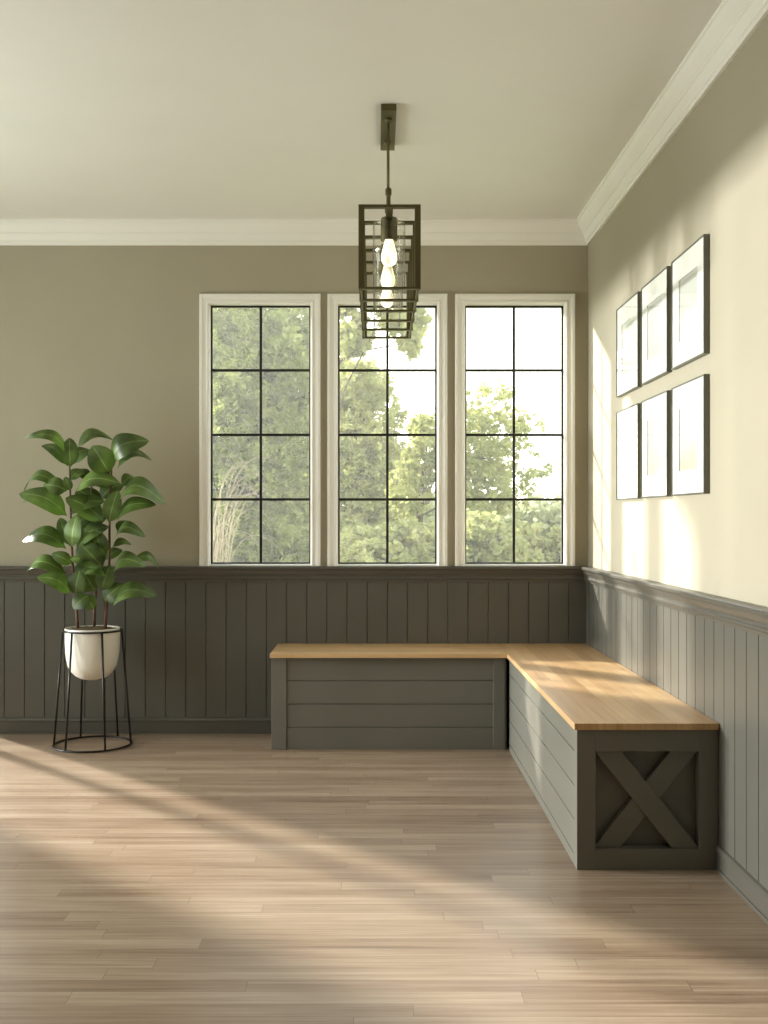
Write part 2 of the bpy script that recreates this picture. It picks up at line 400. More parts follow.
def shiplap(bm, u0, u1, z0, z1, lines, put, face, back, g=0.003, dep=0.006):
    """horizontal boards with v grooves; put(u, d, z) gives the point"""
    pts = [(back, z0), (face, z0)]
    for z in lines: pts += [(face, z - g), (face - dep, z - g * 0.3), (face - dep, z + g * 0.3), (face, z + g)]
    pts += [(face, z1), (back, z1)]
    loft(bm, [put(u0, d, z) for d, z in pts], [put(u1, d, z) for d, z in pts])

def addto(root, name, bm, m, **kw):
    o = mesh_obj(name, bm, m, **kw); o.parent = root
    if root.parent is None: o.matrix_parent_inverse = Matrix.Translation(-root.location)
    return o
root = bench
bm = bmesh.new(); box(bm, -0.524, 0.655, -0.395, -0.030, 0.0, BZ - 0.001); root = addto(bench, 'base_cabinet', bm, M['bench'])
fy = -0.420
bm = bmesh.new(); box(bm, -0.527, -0.452, fy, -0.3955, 0.0, BZ - 0.001); addto(root, 'corner_post', bm, M['bench'], bevel=0.0015)
bm = bmesh.new(); box(bm, 0.585, 0.645, fy, -0.3955, 0.0, BZ - 0.001); addto(root, 'corner_post', bm, M['bench'], bevel=0.0015)
bm = bmesh.new(); shiplap(bm, -0.4515, 0.5845, 0.0, BZ - 0.001, [0.112, 0.228, 0.346], lambda u, d, z: (u, -d, z), 0.414, 0.3955)
addto(root, 'front_boards', bm, M['bench'])

bm = bmesh.new(); box(bm, 0.676, WF, -2.204, -0.030, 0.0, BZ - 0.001); root = addto(bench, 'base_cabinet', bm, M['bench'])
bm = bmesh.new(); shiplap(bm, -2.2040, -0.455, 0.0, BZ - 0.001, [0.037, 0.152, 0.267, 0.382], lambda u, d, z: (d, u, z), -0.6625, -0.6755)
for v in bm.verts: v.co.x = -v.co.x
addto(root, 'side_boards', bm, M['bench'])
# end face: framed panel with a cross
ey = -2.258; ex0, ex1 = 0.6615, WF; fw = 0.062; tz, bz = 0.072, 0.068
bm = bmesh.new()
box(bm, ex0, ex0 + fw, ey, -2.2045, 0, BZ - 0.001); addto(root, 'end_stile', bm, M['bench'], bevel=0.0012)
bm = bmesh.new()
box(bm, ex1 - fw, ex1, ey, -2.2045, 0, BZ - 0.001); addto(root, 'end_stile', bm, M['bench'], bevel=0.0012)
bm = bmesh.new()
box(bm, ex0 + fw, ex1 - fw, ey, -2.2045, BZ - tz, BZ - 0.001); addto(root, 'end_rail', bm, M['bench'], bevel=0.0012)
bm = bmesh.new()
box(bm, ex0 + fw, ex1 - fw, ey, -2.2045, 0, bz); addto(root, 'end_rail', bm, M['bench'], bevel=0.0012)
ix0, ix1, iz0, iz1 = ex0 + fw, ex1 - fw, bz, BZ - tz
def clip_diag(bm, flip, y0, y1, w):
    """board from corner to corner, clipped to the inner rectangle, as a convex polygon prism"""
    mg = 0.042; a = Vector((ix0 + mg, iz0)); b = Vector((ix1 - mg, iz1))
    if flip: a = Vector((ix0 + mg, iz1)); b = Vector((ix1 - mg, iz0))
    d = (b - a).normalized(); n = Vector((-d.y, d.x)) * w / 2
    poly = [a - d * 0.2 - n, b + d * 0.2 - n, b + d * 0.2 + n, a - d * 0.2 + n]
    def clip(poly, inside, inter):
        out = []
        for i in range(len(poly)):
            p, q = poly[i], poly[(i + 1) % len(poly)]
            if inside(p):
                out.append(p)
                if not inside(q): out.append(inter(p, q))
            elif inside(q): out.append(inter(p, q))
        return out
    for ax, val, sg in ((0, ix0, 1), (0, ix1, -1), (1, iz0, 1), (1, iz1, -1)):
        poly = clip(poly, lambda p: sg * (p[ax] - val) >= -1e-9, lambda p, q: p + (q - p) * ((val - p[ax]) / (q[ax] - p[ax])))
    loft(bm, [(p.x, y0, p.y) for p in poly], [(p.x, y1, p.y) for p in poly])
bm = bmesh.new(); clip_diag(bm, True, -2.2430, -2.2045, 0.070); addto(root, 'cross_board', bm, M['bench'], bevel=0.001)
bm = bmesh.new(); clip_diag(bm, False, -2.2360, -2.2045, 0.070); addto(root, 'cross_board', bm, M['bench'], bevel=0.001)

# ------------------------------------------------------------------ framed pictures on the right wall
def art_mat(name, seed, sky_, low):
    m, nt, b = new_mat(name); L = nt.links
    tcn = N(nt, 'ShaderNodeTexCoord'); mp = N(nt, 'ShaderNodeMapping'); mp.inputs['Location'].default_value = (seed * 3.1, seed * 1.7, seed)
    L.new(tcn.outputs['Object'], mp.inputs[0])
    nz = N(nt, 'ShaderNodeTexNoise'); nz.inputs['Scale'].default_value = 14; nz.inputs['Detail'].default_value = 5; L.new(mp.outputs[0], nz.inputs['Vector'])
    sp = N(nt, 'ShaderNodeSeparateXYZ'); L.new(tcn.outputs['Object'], sp.inputs[0])
    md = N(nt, 'ShaderNodeMapRange'); md.inputs['From Min'].default_value = -0.11; md.inputs['From Max'].default_value = 0.11; L.new(sp.outputs['Z'], md.inputs['Value'])
    ad = N(nt, 'ShaderNodeMath', operation='MULTIPLY_ADD'); L.new(nz.outputs['Fac'], ad.inputs[0]); ad.inputs[1].default_value = 0.7; L.new(md.outputs[0], ad.inputs[2])
    r = N(nt, 'ShaderNodeValToRGB'); r.color_ramp.elements[0].position = 0.45; r.color_ramp.elements[0].color = lin(low)
    r.color_ramp.elements[1].position = 1.1 if False else 0.95; r.color_ramp.elements[1].color = lin(sky_)
    q = r.color_ramp.elements.new(0.72); q.color = lin(tuple((a + c) // 2 + 4 for a, c in zip(sky_, low)))
    L.new(ad.outputs[0], r.inputs[0]); L.new(r.outputs[0], b.inputs['Base Color']); b.inputs['Roughness'].default_value = 0.7
    return m
pic_y = [(-1.189, -0.777), (-1.653, -1.245), (-2.121, -1.713)]
rows = [(1.726, 2.136), (1.246, 1.656)]
places = [['top row, nearest the windows', 'middle of the top row', 'top row, farthest from the windows'],
          ['bottom row, nearest the windows', 'middle of the bottom row', 'bottom row, farthest from the windows']]
arts = [[((226, 226, 220), (206, 206, 200)), ((222, 222, 216), (214, 214, 206)), ((206, 206, 198), (232, 231, 224))],
        [((232, 231, 226), (196, 198, 190)), ((226, 225, 218), (216, 210, 196)), ((226, 226, 220), (208, 202, 184))]]
for ri, (z0, z1) in enumerate(rows):
    for ci, (y0, y1) in enumerate(pic_y):
        cyy, cz = (y0 + y1) / 2, (z0 + z1) / 2; hw, hh = (y1 - y0) / 2, (z1 - z0) / 2
        root = empty('picture_frame', (XR, cyy, cz))
        tag(root, 'slim dark picture frame with white mat, ' + places[ri][ci], 'picture', 'six framed pictures on the right wall')
        def part(name, bm, m, **kw):
            o = mesh_obj(name, bm, m, **kw); o.parent = root; return o
        D = 0.021; f = 0.005
        bm = bmesh.new()
        box(bm, -D, -0.001, -hw, -hw + f, -hh, hh); box(bm, -D, -0.001, hw - f, hw, -hh, hh)
        box(bm, -D, -0.001, -hw + f, hw - f, -hh, -hh + f); box(bm, -D, -0.001, -hw + f, hw - f, hh - f, hh)
        part('moulding', bm, M['frame'])
        ow, oh = 0.115, 0.115
        bm = bmesh.new()
        xs = (-0.0165, -0.0135)
        box(bm, *xs, -hw + f, -ow, -hh + f, hh - f); box(bm, *xs, ow, hw - f, -hh + f, hh - f)
        box(bm, *xs, -ow, ow, -hh + f, -oh); box(bm, *xs, -ow, ow, oh, hh - f)
        part('mat', bm, M['mat_board'])
        bm = bmesh.new(); box(bm, -0.0125, -0.0100, -ow - 0.01, ow + 0.01, -oh - 0.01, oh + 0.01)
        part('print', bm, art_mat('faint_print_%d' % (ri * 3 + ci), ri * 3 + ci + 1, *arts[ri][ci]))
        bm = bmesh.new(); box(bm, -0.0195, -0.0180, -hw + f, hw - f, -hh + f, hh - f); part('glazing', bm, M['pic_glass'])

# ------------------------------------------------------------------ pendant light
PX = 0.047
yz = lambda Zr: -(1 - Zr) * 5.8
bulb_m = bpy.data.materials.new('glowing_bulb_glass'); bulb_m.use_nodes = True
nt = bulb_m.node_tree; b = nt.nodes['Principled BSDF']; b.inputs['Base Color'].default_value = (1, 0.93, 0.75, 1); b.inputs['Roughness'].default_value = 0.2
b.inputs['Emission Color'].default_value = (1, 0.90, 0.62, 1)
lw = N(nt, 'ShaderNodeTexNoise'); lw.inputs['Scale'].default_value = 45; mr = N(nt, 'ShaderNodeMapRange'); mr.inputs['To Min'].default_value = 0.45; mr.inputs['To Max'].default_value = 3.2
mr.inputs['From Min'].default_value = 0.35; mr.inputs['From Max'].default_value = 0.65
tcn = N(nt, 'ShaderNodeTexCoord'); mpp = N(nt, 'ShaderNodeMapping'); mpp.inputs['Scale'].default_value = (1, 1, 0.15); nt.links.new(tcn.outputs['Object'], mpp.inputs[0]); nt.links.new(mpp.outputs[0], lw.inputs['Vector'])
nt.links.new(lw.outputs['Fac'], mr.inputs['Value']); nt.links.new(mr.outputs[0], b.inputs['Emission Strength'])

root = empty('pendant_light', (PX, yz(0.756), H))
tag(root, 'long open cage pendant of dark metal hoops with three lit bulbs, hanging from ceiling', 'pendant light')
def pp(name, bm, m, **kw): return addto(root, name, bm, m, **kw)
y_a, y_b = yz(0.665), yz(0.847)
zt, zb, hw = 2.286, 1.984, 0.1115
bm = bmesh.new(); box(bm, PX - 0.030, PX + 0.030, yz(0.713), yz(0.792), H - 0.026, H - 0.0005); pp('canopy', bm, M['bronze'], bevel=0.003)
for Zr in (0.729, 0.772):
    bm = bmesh.new(); tube(bm, [(PX, yz(Zr), H - 0.02), (PX, yz(Zr), 2.43)], 0.0045, 12); pp('rod', bm, M['bronze'], smooth=True)
    bm = bmesh.new(); lathe(bm, [(0, H - 0.026), (0.014, H - 0.026), (0.014, H - 0.034), (0.008, H - 0.042), (0.0, H - 0.042)], PX, yz(Zr), 20); pp('rod_ferrule', bm, M['bronze'])
    bm = bmesh.new(); lathe(bm, [(0, 2.462), (0.009, 2.462), (0.0125, 2.456), (0.0125, 2.436), (0.0085, 2.430), (0.0085, zt - 0.004), (0, zt - 0.004)], PX, yz(Zr), 20); pp('rod_sleeve', bm, M['bronze'])
t = 0.0120
for i in range(6):
    y = y_a + (y_b - y_a) * i / 5
    hd = 0.0125
    bm = bmesh.new()
    box(bm, PX - hw, PX - hw + 0.021, y - hd, y + hd, zb, zt); box(bm, PX + hw - 0.021, PX + hw, y - hd, y + hd, zb, zt)
    box(bm, PX - hw + 0.021, PX + hw - 0.021, y - t, y + t, zt - 0.010, zt); box(bm, PX - hw + 0.021, PX + hw - 0.021, y - t, y + t, zb, zb + 0.007)
    pp('hoop', bm, M['bronze'])
for sx_ in (-1, 1):
    for z in (zt - 0.012, zb):
        bm = bmesh.new(); x0 = PX + sx_ * hw; box(bm, min(x0 - sx_ * 0.005, x0 - sx_ * 0.0125), max(x0 - sx_ * 0.005, x0 - sx_ * 0.0125), y_a, y_b, z, z + 0.012); pp('side_rail', bm, M['bronze'])
bm = bmesh.new(); box(bm, PX - 0.0125, PX + 0.0125, y_a, y_b, zt - 0.0095, zt - 0.0005); pp('centre_rail', bm, M['bronze'])
for Zr in (0.692, 0.760, 0.828):
    y = yz(Zr)
    bm = bmesh.new(); lathe(bm, [(0, zt + 0.000), (0.012, zt), (0.013, zt - 0.002), (0.029, zt - 0.003), (0.031, zt - 0.006), (0.031, zt - 0.086), (0.026, zt - 0.088), (0.020, zt - 0.078), (0, zt - 0.078)], PX, y, 32)
    pp('bulb_holder', bm, M['bronze'])
    bm = bmesh.new()
    lathe(bm, [(0.013, zt - 0.079), (0.0165, zt - 0.090), (0.0215, zt - 0.110), (0.0275, zt - 0.132), (0.0300, zt - 0.148), (0.0285, zt - 0.162), (0.022, zt - 0.174), (0.011, zt - 0.181), (0, zt - 0.183)], PX, y, 28)
    pp('bulb', bm, bulb_m, smooth=True)
    bm = bmesh.new()
    ro, ri_ = 0.061, 0.0585; za, zc = zt - 0.016, zt - 0.272
    lathe(bm, [(0.0285, za), (0.046, za), (0.058, za - 0.006), (ro, za - 0.016), (ro, zc), (ri_, zc), (ri_, za - 0.016), (0.056, za - 0.009), (0.046, za - 0.0025), (0.0285, za - 0.0025)], PX, y, 40)
    pp('glass_shade', bm, M['shade_glass'], smooth=True)

# ------------------------------------------------------------------ plant stand, pot and rubber plant
SX, SY = -1.454, -0.307
root = empty('plant_stand', (SX, SY, 0))
tag(root, 'black wire plant stand with six splayed legs and a ring foot', 'plant stand')
def ring_pts(r, z, n=48): return [(r * math.cos(2 * PI * k / n), r * math.sin(2 * PI * k / n), z) for k in range(n)]
def sp_part(name, bm, **kw):
    o = mesh_obj(name, bm, M['stand'], smooth=True, **kw); o.parent = root; return o
bm = bmesh.new(); tube(bm, ring_pts(0.194, 0.0055), 0.0052, 8, True); sp_part('base_ring', bm)
bm = bmesh.new(); tube(bm, ring_pts(0.1465, 0.588), 0.0048, 8, True); sp_part('top_ring', bm)
for q in range(6):
    a = R(-117 + 60 * q); c, s = math.cos(a), math.sin(a)
    bm = bmesh.new(); tube(bm, [(0.1945 * c, 0.1945 * s, 0.004), (0.1485 * c, 0.1485 * s, 0.590)], 0.0055, 8); sp_part('leg', bm)

plant = empty('potted_plant', (SX, SY, 0.334))
tag(plant, 'broad-leaved green rubber plant in a round-bottomed white pot held by wire stand', 'potted plant')
def pl_part(name, bm, m, **kw):
    o = mesh_obj(name, bm, m, **kw); o.parent = plant; o.matrix_parent_inverse = Matrix.Translation(-plant.location); return o
bm = bmesh.new()
prof = [(0, 0.334), (0.030, 0.3355), (0.058, 0.342), (0.084, 0.356), (0.106, 0.378), (0.122, 0.405), (0.129, 0.436), (0.1345, 0.475), (0.1365, 0.52), (0.1375, 0.575), (0.1385, 0.596),
        (0.1370, 0.600), (0.1300, 0.600), (0.1285, 0.596), (0.127, 0.55), (0.125, 0.50), (0, 0.50)]
lathe(bm, prof, SX, SY, 64); pl_part('pot', bm, M['pot'], smooth=True)
bm = bmesh.new(); random.seed(5)
lathe(bm, [(0.1282, 0.590), (0.12, 0.594), (0.09, 0.599), (0.05, 0.603), (0, 0.604)], SX, SY, 40)
for v in bm.verts: v.co.z += random.uniform(-0.003, 0.003)
pl_part('soil', bm, M['soil'], smooth=True)
KP = 0.947 / 185
def P(px, py, dep=0.0):
    """point of the plant from its place in the photo, dep metres towards the camera from the pot's axis"""
    y = SY - dep; Zr = 1 + y / 5.8
    return Vector(((px - 376.5) * Zr / 185, y, CAM_Z - (py - 518) * Zr / 185))
stem_m = paint('brown_stem_bark', (92, 62, 46), 0.7, 0.2, 0.3, 90)
stems = [
    [(78, 632, 0.03), (77, 615, 0.03), (75, 595, 0.025), (73, 570, 0.02), (71.5, 540, 0.015), (70.5, 505, 0.01), (70, 480, 0.0), (69.5, 458, 0.0)],
    [(105, 632, 0.02), (106, 612, 0.02), (108, 590, 0.02), (109.5, 560, 0.015), (109.5, 530, 0.01), (110, 500, 0.0), (111.5, 475, -0.01), (111.5, 452, -0.01)],
    [(94, 632, -0.04), (94.5, 612, -0.04), (96, 590, -0.04), (95, 560, -0.035), (93, 530, -0.03), (92, 500, -0.02), (91, 475, -0.02)],
]
for st in stems:
    bm = bmesh.new(); pts = [P(*q) for q in st]
    tube(bm, pts, [0.0085 - 0.0045 * i / (len(pts) - 1) for i in range(len(pts))], 8); pl_part('stem', bm, stem_m, smooth=True)

# leaf material: dark glossy green, pale midrib and paler underside
lm, nt, b = new_mat('rubber_plant_leaf'); L = nt.links
uvn = N(nt, 'ShaderNodeUVMap'); sp_ = N(nt, 'ShaderNodeSeparateXYZ'); L.new(uvn.outputs[0], sp_.inputs[0])
r1 = N(nt, 'ShaderNodeValToRGB'); els = r1.color_ramp.elements
els[0].position = 0.0; els[0].color = lin((74, 94, 42)); els[1].position = 1.0; els[1].color = lin((74, 94, 42))
for pos, c in ((0.462, (88, 110, 50)), (0.49, (140, 162, 104)), (0.51, (140, 162, 104)), (0.538, (88, 110, 50))):
    q = els.new(pos); q.color = lin(c)
L.new(sp_.outputs['X'], r1.inputs[0])
wv = N(nt, 'ShaderNodeTexNoise'); wv.inputs['Scale'].default_value = 9; tcn = N(nt, 'ShaderNodeTexCoord'); L.new(tcn.outputs['Object'], wv.inputs['Vector'])
hs = N(nt, 'ShaderNodeHueSaturation'); vr = N(nt, 'ShaderNodeMapRange'); vr.inputs['To Min'].default_value = 0.3; vr.inputs['To Max'].default_value = 1.7; vr.inputs['From Min'].default_value = 0.3; vr.inputs['From Max'].default_value = 0.7
L.new(wv.outputs['Fac'], vr.inputs['Value']); L.new(vr.outputs[0], hs.inputs['Value']); L.new(r1.outputs[0], hs.inputs['Color'])
gm = N(nt, 'ShaderNodeNewGeometry'); mx = N(nt, 'ShaderNodeMix', data_type='RGBA'); L.new(gm.outputs['Backfacing'], mx.inputs['Factor']); L.new(hs.outputs[0], mx.inputs['A'])
mx.inputs['B'].default_value = lin((120, 148, 84)); L.new(mx.outputs['Result'], b.inputs['Base Color']); b.inputs['Roughness'].default_value = 0.46
tr = N(nt, 'ShaderNodeBsdfTranslucent'); tr.inputs[0].default_value = lin((110, 150, 50)); ms = N(nt, 'ShaderNodeMixShader'); ms.inputs[0].default_value = 0.18
out = nt.nodes['Material Output']; L.new(b.outputs[0], ms.inputs[1]); L.new(tr.outputs[0], ms.inputs[2]); L.new(ms.outputs[0], out.inputs[0])

def leaf(bm, uvl, p0, p1, w, nrm, arch=0.12, fold=0.18, shape=0.85):
    d = p1 - p0; ln = d.length; dn = d / ln
    s = dn.cross(nrm)
    if s.length < 0.05: s = dn.orthogonal()
    s.normalize(); up = s.cross(dn).normalized()
    if up.dot(nrm) < 0: up = -up
    nv, nu = 14, 6; grid = []
    for j in range(nv + 1):
        t = j / nv
        # petiole for the first 8 %
        hw_ = 0.5 * w * (max(0.0, math.sin(PI * min(1, max(0, (t - 0.06) / 0.94)) ** shape)) ** 0.60) if t > 0.06 else 0.0015
        if j == nv: hw_ = 0.0006
        c = p0 + d * t + up * (arch * ln * math.sin(PI * t) - 0.10 * ln * t ** 3)
        row = []
        for i in range(nu + 1):
            q = i / nu * 2 - 1
            row.append(bm.verts.new(c + s * hw_ * q + up * (fold * hw_ * abs(q) ** 1.3 * 1.0 - 0.10 * hw_ * q * q * 2 * (1 if abs(q) > 0.6 else 0))))
        grid.append(row)
    for j in range(nv):
        for i in range(nu):
            f = bm.faces.new((grid[j][i], grid[j][i + 1], grid[j + 1][i + 1], grid[j + 1][i])); f.smooth = True
            for lp, (a_, b_) in zip(f.loops, ((i, j), (i + 1, j), (i + 1, j + 1), (i, j + 1))): lp[uvl].uv = (a_ / nu, b_ / nv)
# base and tip in photo coordinates (x4.267 view starting at 0,410), width, depth of base / tip, arch, tilt of the face
LV = [
 (290,190,108,105,56,0.0,0.10,.22,0),(290,240,180,140,46,-.02,-.05,.15,0),(300,245,296,118,64,.01,.03,.05,1),(308,235,392,165,70,.0,-.06,.2,0),
 (328,165,480,115,58,-.03,-.08,.25,0),(468,272,395,152,98,.02,.06,.1,1),(478,215,628,125,92,0,.04,.28,1),(500,250,647,203,56,-.02,-.06,.3,0),
 (322,348,502,298,84,.02,.08,.15,0),(285,345,184,318,66,-.01,.03,.2,1),(285,452,88,345,92,.02,.10,.12,0),(275,400,70,400,52,-.02,-.08,.15,0),
 (278,340,95,338,52,-.03,-.08,.3,0),(300,345,278,285,34,0,.02,.05,1),(440,472,288,365,96,.03,.10,.05,0),(300,440,440,380,80,.02,.06,.1,0),
 (465,480,500,345,66,.03,.08,.1,1),(500,398,702,385,92,0,.05,.32,0),(495,472,655,392,76,.01,.08,.15,0),(520,330,590,295,52,-.03,-.07,.3,0),
 (492,545,616,532,56,0,.05,.3,0),(480,585,560,568,40,-.01,-.03,.2,0),(300,580,252,455,50,0,-.04,.05,1),(308,585,322,450,68,.03,.07,.05,1),
 (282,592,96,545,78,.01,.03,.22,0),(325,585,455,488,80,.02,.04,.1,0),(445,620,408,515,68,.03,.08,.05,1),(440,672,345,572,86,.04,.10,.1,1),
 (308,655,222,612,48,0,.05,.15,1),(435,675,305,628,66,.05,.12,.1,0),(285,700,100,690,66,-.01,-.05,.25,0),(300,782,164,705,72,.02,.09,.15,0),
 (485,695,616,655,76,.01,.06,.28,0),(560,650,680,667,46,-.03,-.07,.3,0),(322,790,338,685,66,.03,.06,.05,1),(408,775,355,688,76,.0,.03,.05,1),
 (432,770,468,665,66,.02,.05,.05,1),(455,705,362,690,40,.03,.09,.15,0),(440,820,522,742,66,0,.02,.1,1),(480,838,664,780,78,.01,.07,.22,0),
 (380,790,312,845,64,.04,.09,.1,1),(400,850,355,790,48,.0,.03,.1,0),(345,520,450,440,80,-.03,-.06,.05,0),(300,500,400,450,76,-.04,-.06,.05,0),
 (440,560,340,520,70,-.03,-.05,.05,0),(420,420,330,330,74,-.05,-.07,.05,0),(430,380,520,310,70,-.05,-.08,.1,0),(330,640,400,560,64,-.03,-.05,.05,0),
 (330,720,400,640,64,-.03,-.06,.05,0),(300,300,355,250,44,-.02,-.05,.1,0),(460,330,400,270,60,-.04,-.08,.1,0),(500,520,560,470,50,-.04,-.09,.1,0),
 (450,640,520,590,44,-.04,-.08,.1,0),(380,300,330,250,40,-.06,-.09,.1,0),
]
random.seed(11)
bm = bmesh.new(); uvl = bm.loops.layers.uv.new('UVMap')
for (bx_, by_, tx_, ty_, w_, d0, d1, ar, face) in LV:
    p0 = P(bx_ / 4.267, 410 + by_ / 4.267, d0 + 0.01); p1 = P(tx_ / 4.267, 410 + ty_ / 4.267, d1)
    nrm = Vector((random.uniform(-.2, .2), -0.92, 0.35)) if face else Vector((random.uniform(-.2, .2), -0.62, 0.78))
    leaf(bm, uvl, p0, p1, w_ / 4.267 * KP * (1.2 if face else 1.42), nrm.normalized(), ar * 1.25 + 0.02, 0.22)
o = bm
me = bpy.data.meshes.new('foliage'); o.to_mesh(me); o.free(); me.materials.append(lm)
fo = bpy.data.objects.new('foliage', me); COL.objects.link(fo); fo.parent = plant; fo.matrix_parent_inverse = Matrix.Translation(-plant.location)

# ------------------------------------------------------------------ garden outside
grass = paint('garden_grass', (112, 124, 70), 0.95, 0.25, 1.0, 30)
bm = bmesh.new(); box(bm, -60, 60, YB + T + 0.001, 90, -0.32, -0.12); box(bm, -60, XL - T - 0.001, -30, YB + T, -0.32, -0.12)
struct(mesh_obj('ground', bm, grass))

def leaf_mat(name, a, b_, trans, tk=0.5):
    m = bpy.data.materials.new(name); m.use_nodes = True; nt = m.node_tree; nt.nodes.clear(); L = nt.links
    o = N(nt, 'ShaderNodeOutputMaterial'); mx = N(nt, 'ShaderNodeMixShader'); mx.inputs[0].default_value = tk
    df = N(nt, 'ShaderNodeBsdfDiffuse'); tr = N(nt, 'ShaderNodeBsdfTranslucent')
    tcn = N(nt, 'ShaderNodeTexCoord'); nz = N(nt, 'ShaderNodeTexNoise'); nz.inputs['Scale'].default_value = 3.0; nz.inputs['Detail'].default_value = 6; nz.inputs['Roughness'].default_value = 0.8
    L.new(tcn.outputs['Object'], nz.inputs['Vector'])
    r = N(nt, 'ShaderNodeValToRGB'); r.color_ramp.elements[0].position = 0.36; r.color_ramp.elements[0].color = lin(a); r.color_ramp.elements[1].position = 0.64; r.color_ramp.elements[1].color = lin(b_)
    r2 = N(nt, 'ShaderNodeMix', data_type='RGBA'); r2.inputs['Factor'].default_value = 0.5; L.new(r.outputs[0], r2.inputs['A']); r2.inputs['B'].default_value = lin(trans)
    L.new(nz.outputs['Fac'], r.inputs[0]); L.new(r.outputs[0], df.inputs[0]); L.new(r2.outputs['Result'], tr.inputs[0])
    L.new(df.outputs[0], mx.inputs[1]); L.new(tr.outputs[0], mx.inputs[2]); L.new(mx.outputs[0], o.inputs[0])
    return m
G1 = leaf_mat('sage_green_leaves', (92, 102, 52), (178, 184, 120), (195, 200, 110))
G2 = leaf_mat('yellow_green_leaves', (136, 146, 84), (200, 200, 140), (215, 212, 130))
G4 = leaf_mat('pale_yellow_green_leaves', (122, 130, 78), (204, 204, 146), (218, 214, 134))
G3 = leaf_mat('haze_tinted_leaves', (160, 166, 128), (210, 210, 170), (215, 215, 160))  # distance haze is put into these paler leaf colours
bark = paint('tree_bark', (104, 92, 72), 0.9, 0.2, 0.8, 20)
twig_m = paint('dry_twigs', (170, 154, 128), 0.9, 0.1, 0.3, 20)

def outpt(px, py, D):
    k_ = (5.8 + D) / 5.8
    return Vector(((px - 376.5) * k_ / 185, D, CAM_Z - (py - 518) * k_ / 185))

def leaves_mesh(name, blobs, n, size, m, seed, parent, clump=True):
    rnd = random.Random(seed); V = []; F = []
    tot = sum(b_[1] * b_[2] * b_[3] if False else (b_[1] ** 2) * b_[4] for b_ in blobs)
    for (c, rx, ry, rz, dens) in blobs:
        cnt = int(n * (rx ** 2) * dens / tot)
        nc = max(6, cnt // 22)
        cents = []
        for _ in range(nc):
            while True:
                q = Vector((rnd.uniform(-1, 1), rnd.uniform(-1, 1), rnd.uniform(-1, 1)))
                if 0.25 < q.length < 1: break
            cents.append(Vector((c.x + q.x * rx, c.y + q.y * ry, c.z + q.z * rz)))
        cr = 0.34 * rx / (nc ** 0.22)
        for _ in range(cnt):
            cc = rnd.choice(cents)
            p = cc + Vector((rnd.gauss(0, cr * .5), rnd.gauss(0, cr * .5), rnd.gauss(0, cr * .38)))
            if p.z < -0.12: p.z = -0.12 + rnd.random() * 0.1
            s = size * rnd.uniform(0.6, 1.3)
            d = Vector((rnd.uniform(-1, 1), rnd.uniform(-1, 1), rnd.uniform(-1.1, .5))).normalized()
            e_ = d.cross(Vector((rnd.uniform(-1, 1), rnd.uniform(-1, 1), rnd.uniform(-1, 1)))).normalized()
            i = len(V)
            V += [p, p + d * s * .5 + e_ * s * .3, p + d * s, p + d * s * .5 - e_ * s * .3]; F.append((i, i + 1, i + 2, i + 3))
    me = bpy.data.meshes.new(name); me.from_pydata([tuple(v) for v in V], [], F); me.materials.append(m)
    o = bpy.data.objects.new(name, me); COL.objects.link(o); o.parent = parent; o.matrix_parent_inverse = Matrix.Translation(-parent.location)
    return o

def tree(name, label, cat, base_, fork, blobs, n, size, m, seed, tr=0.09, branches=9, group='trees and shrubs in the garden', wood_m=None):
    root = empty(name, base_); tag(root, label, cat, group)
    rnd = random.Random(seed + 100); bm = bmesh.new()
    b0 = Vector(base_); fk = Vector(fork)
    mid = (b0 + fk) / 2 + Vector((rnd.uniform(-.06, .06), 0, 0))
    tube(bm, [b0, mid, fk], [tr, tr * .8, tr * .65], 8)
    for i in range(branches):
        c, rx, ry, rz, dn = blobs[i % len(blobs)]
        e_ = c + Vector((rnd.uniform(-.7, .7) * rx, rnd.uniform(-.7, .7) * ry, rnd.uniform(-.4, .8) * rz))
        st = b0.lerp(fk, rnd.uniform(.6, 1.0)); m_ = st.lerp(e_, .5) + Vector((rnd.uniform(-.1, .1), 0, rnd.uniform(0.0, .2)))
        tube(bm, [st, m_, e_], [tr * .4, tr * .22, tr * .06], 6)
    o = mesh_obj('trunk', bm, wood_m or bark, smooth=True); o.parent = root; o.matrix_parent_inverse = Matrix.Translation(-root.location)
    leaves_mesh('foliage', blobs, n, size, m, seed, root)
    return root

def B(px, py, D, rpx, rpz, ry, dens=1.0):
    k_ = (5.8 + D) / 5.8
    return (outpt(px, py, D), rpx * k_ / 185, ry, rpz * k_ / 185, dens)
G = -0.12
def gp(px, D): q = outpt(px, 600, D); return (q.x, D, G)

tree('broadleaf_tree', 'dense sage green tree filling the whole left window', 'tree', gp(250, 5.5), outpt(250, 470, 5.5),
     [B(235, 330, 5.5, 62, 62, 1.0), B(295, 345, 5.5, 45, 70, 1.0), B(225, 440, 5.3, 55, 60, .9), B(285, 450, 5.4, 52, 62, .9), B(240, 540, 5.2, 60, 50, .8), B(295, 545, 5.2, 45, 45, .8), B(262, 385, 5.4, 60, 60, .9), B(190, 430, 5.6, 40, 110, .5)],
     95000, 0.060, G1, 1, 0.12, 16)
tree('broadleaf_tree', 'rounded pale green tree behind the left half of the middle window', 'tree', gp(350, 9), outpt(352, 500, 9),
     [B(345, 435, 9, 38, 62, 1.0), B(368, 470, 9, 34, 50, 1.0), B(350, 400, 9, 30, 36, .9, .6), B(385, 510, 8.8, 36, 42, .9), B(345, 530, 8.8, 40, 50, .9), B(318, 470, 9, 34, 90, 1), B(378, 425, 9, 26, 40, 1, .6), B(355, 385, 9, 36, 26, 1, .7), B(395, 470, 9, 26, 30, 1, .7)],
     50000, 0.075, G4, 2, 0.12, 10)
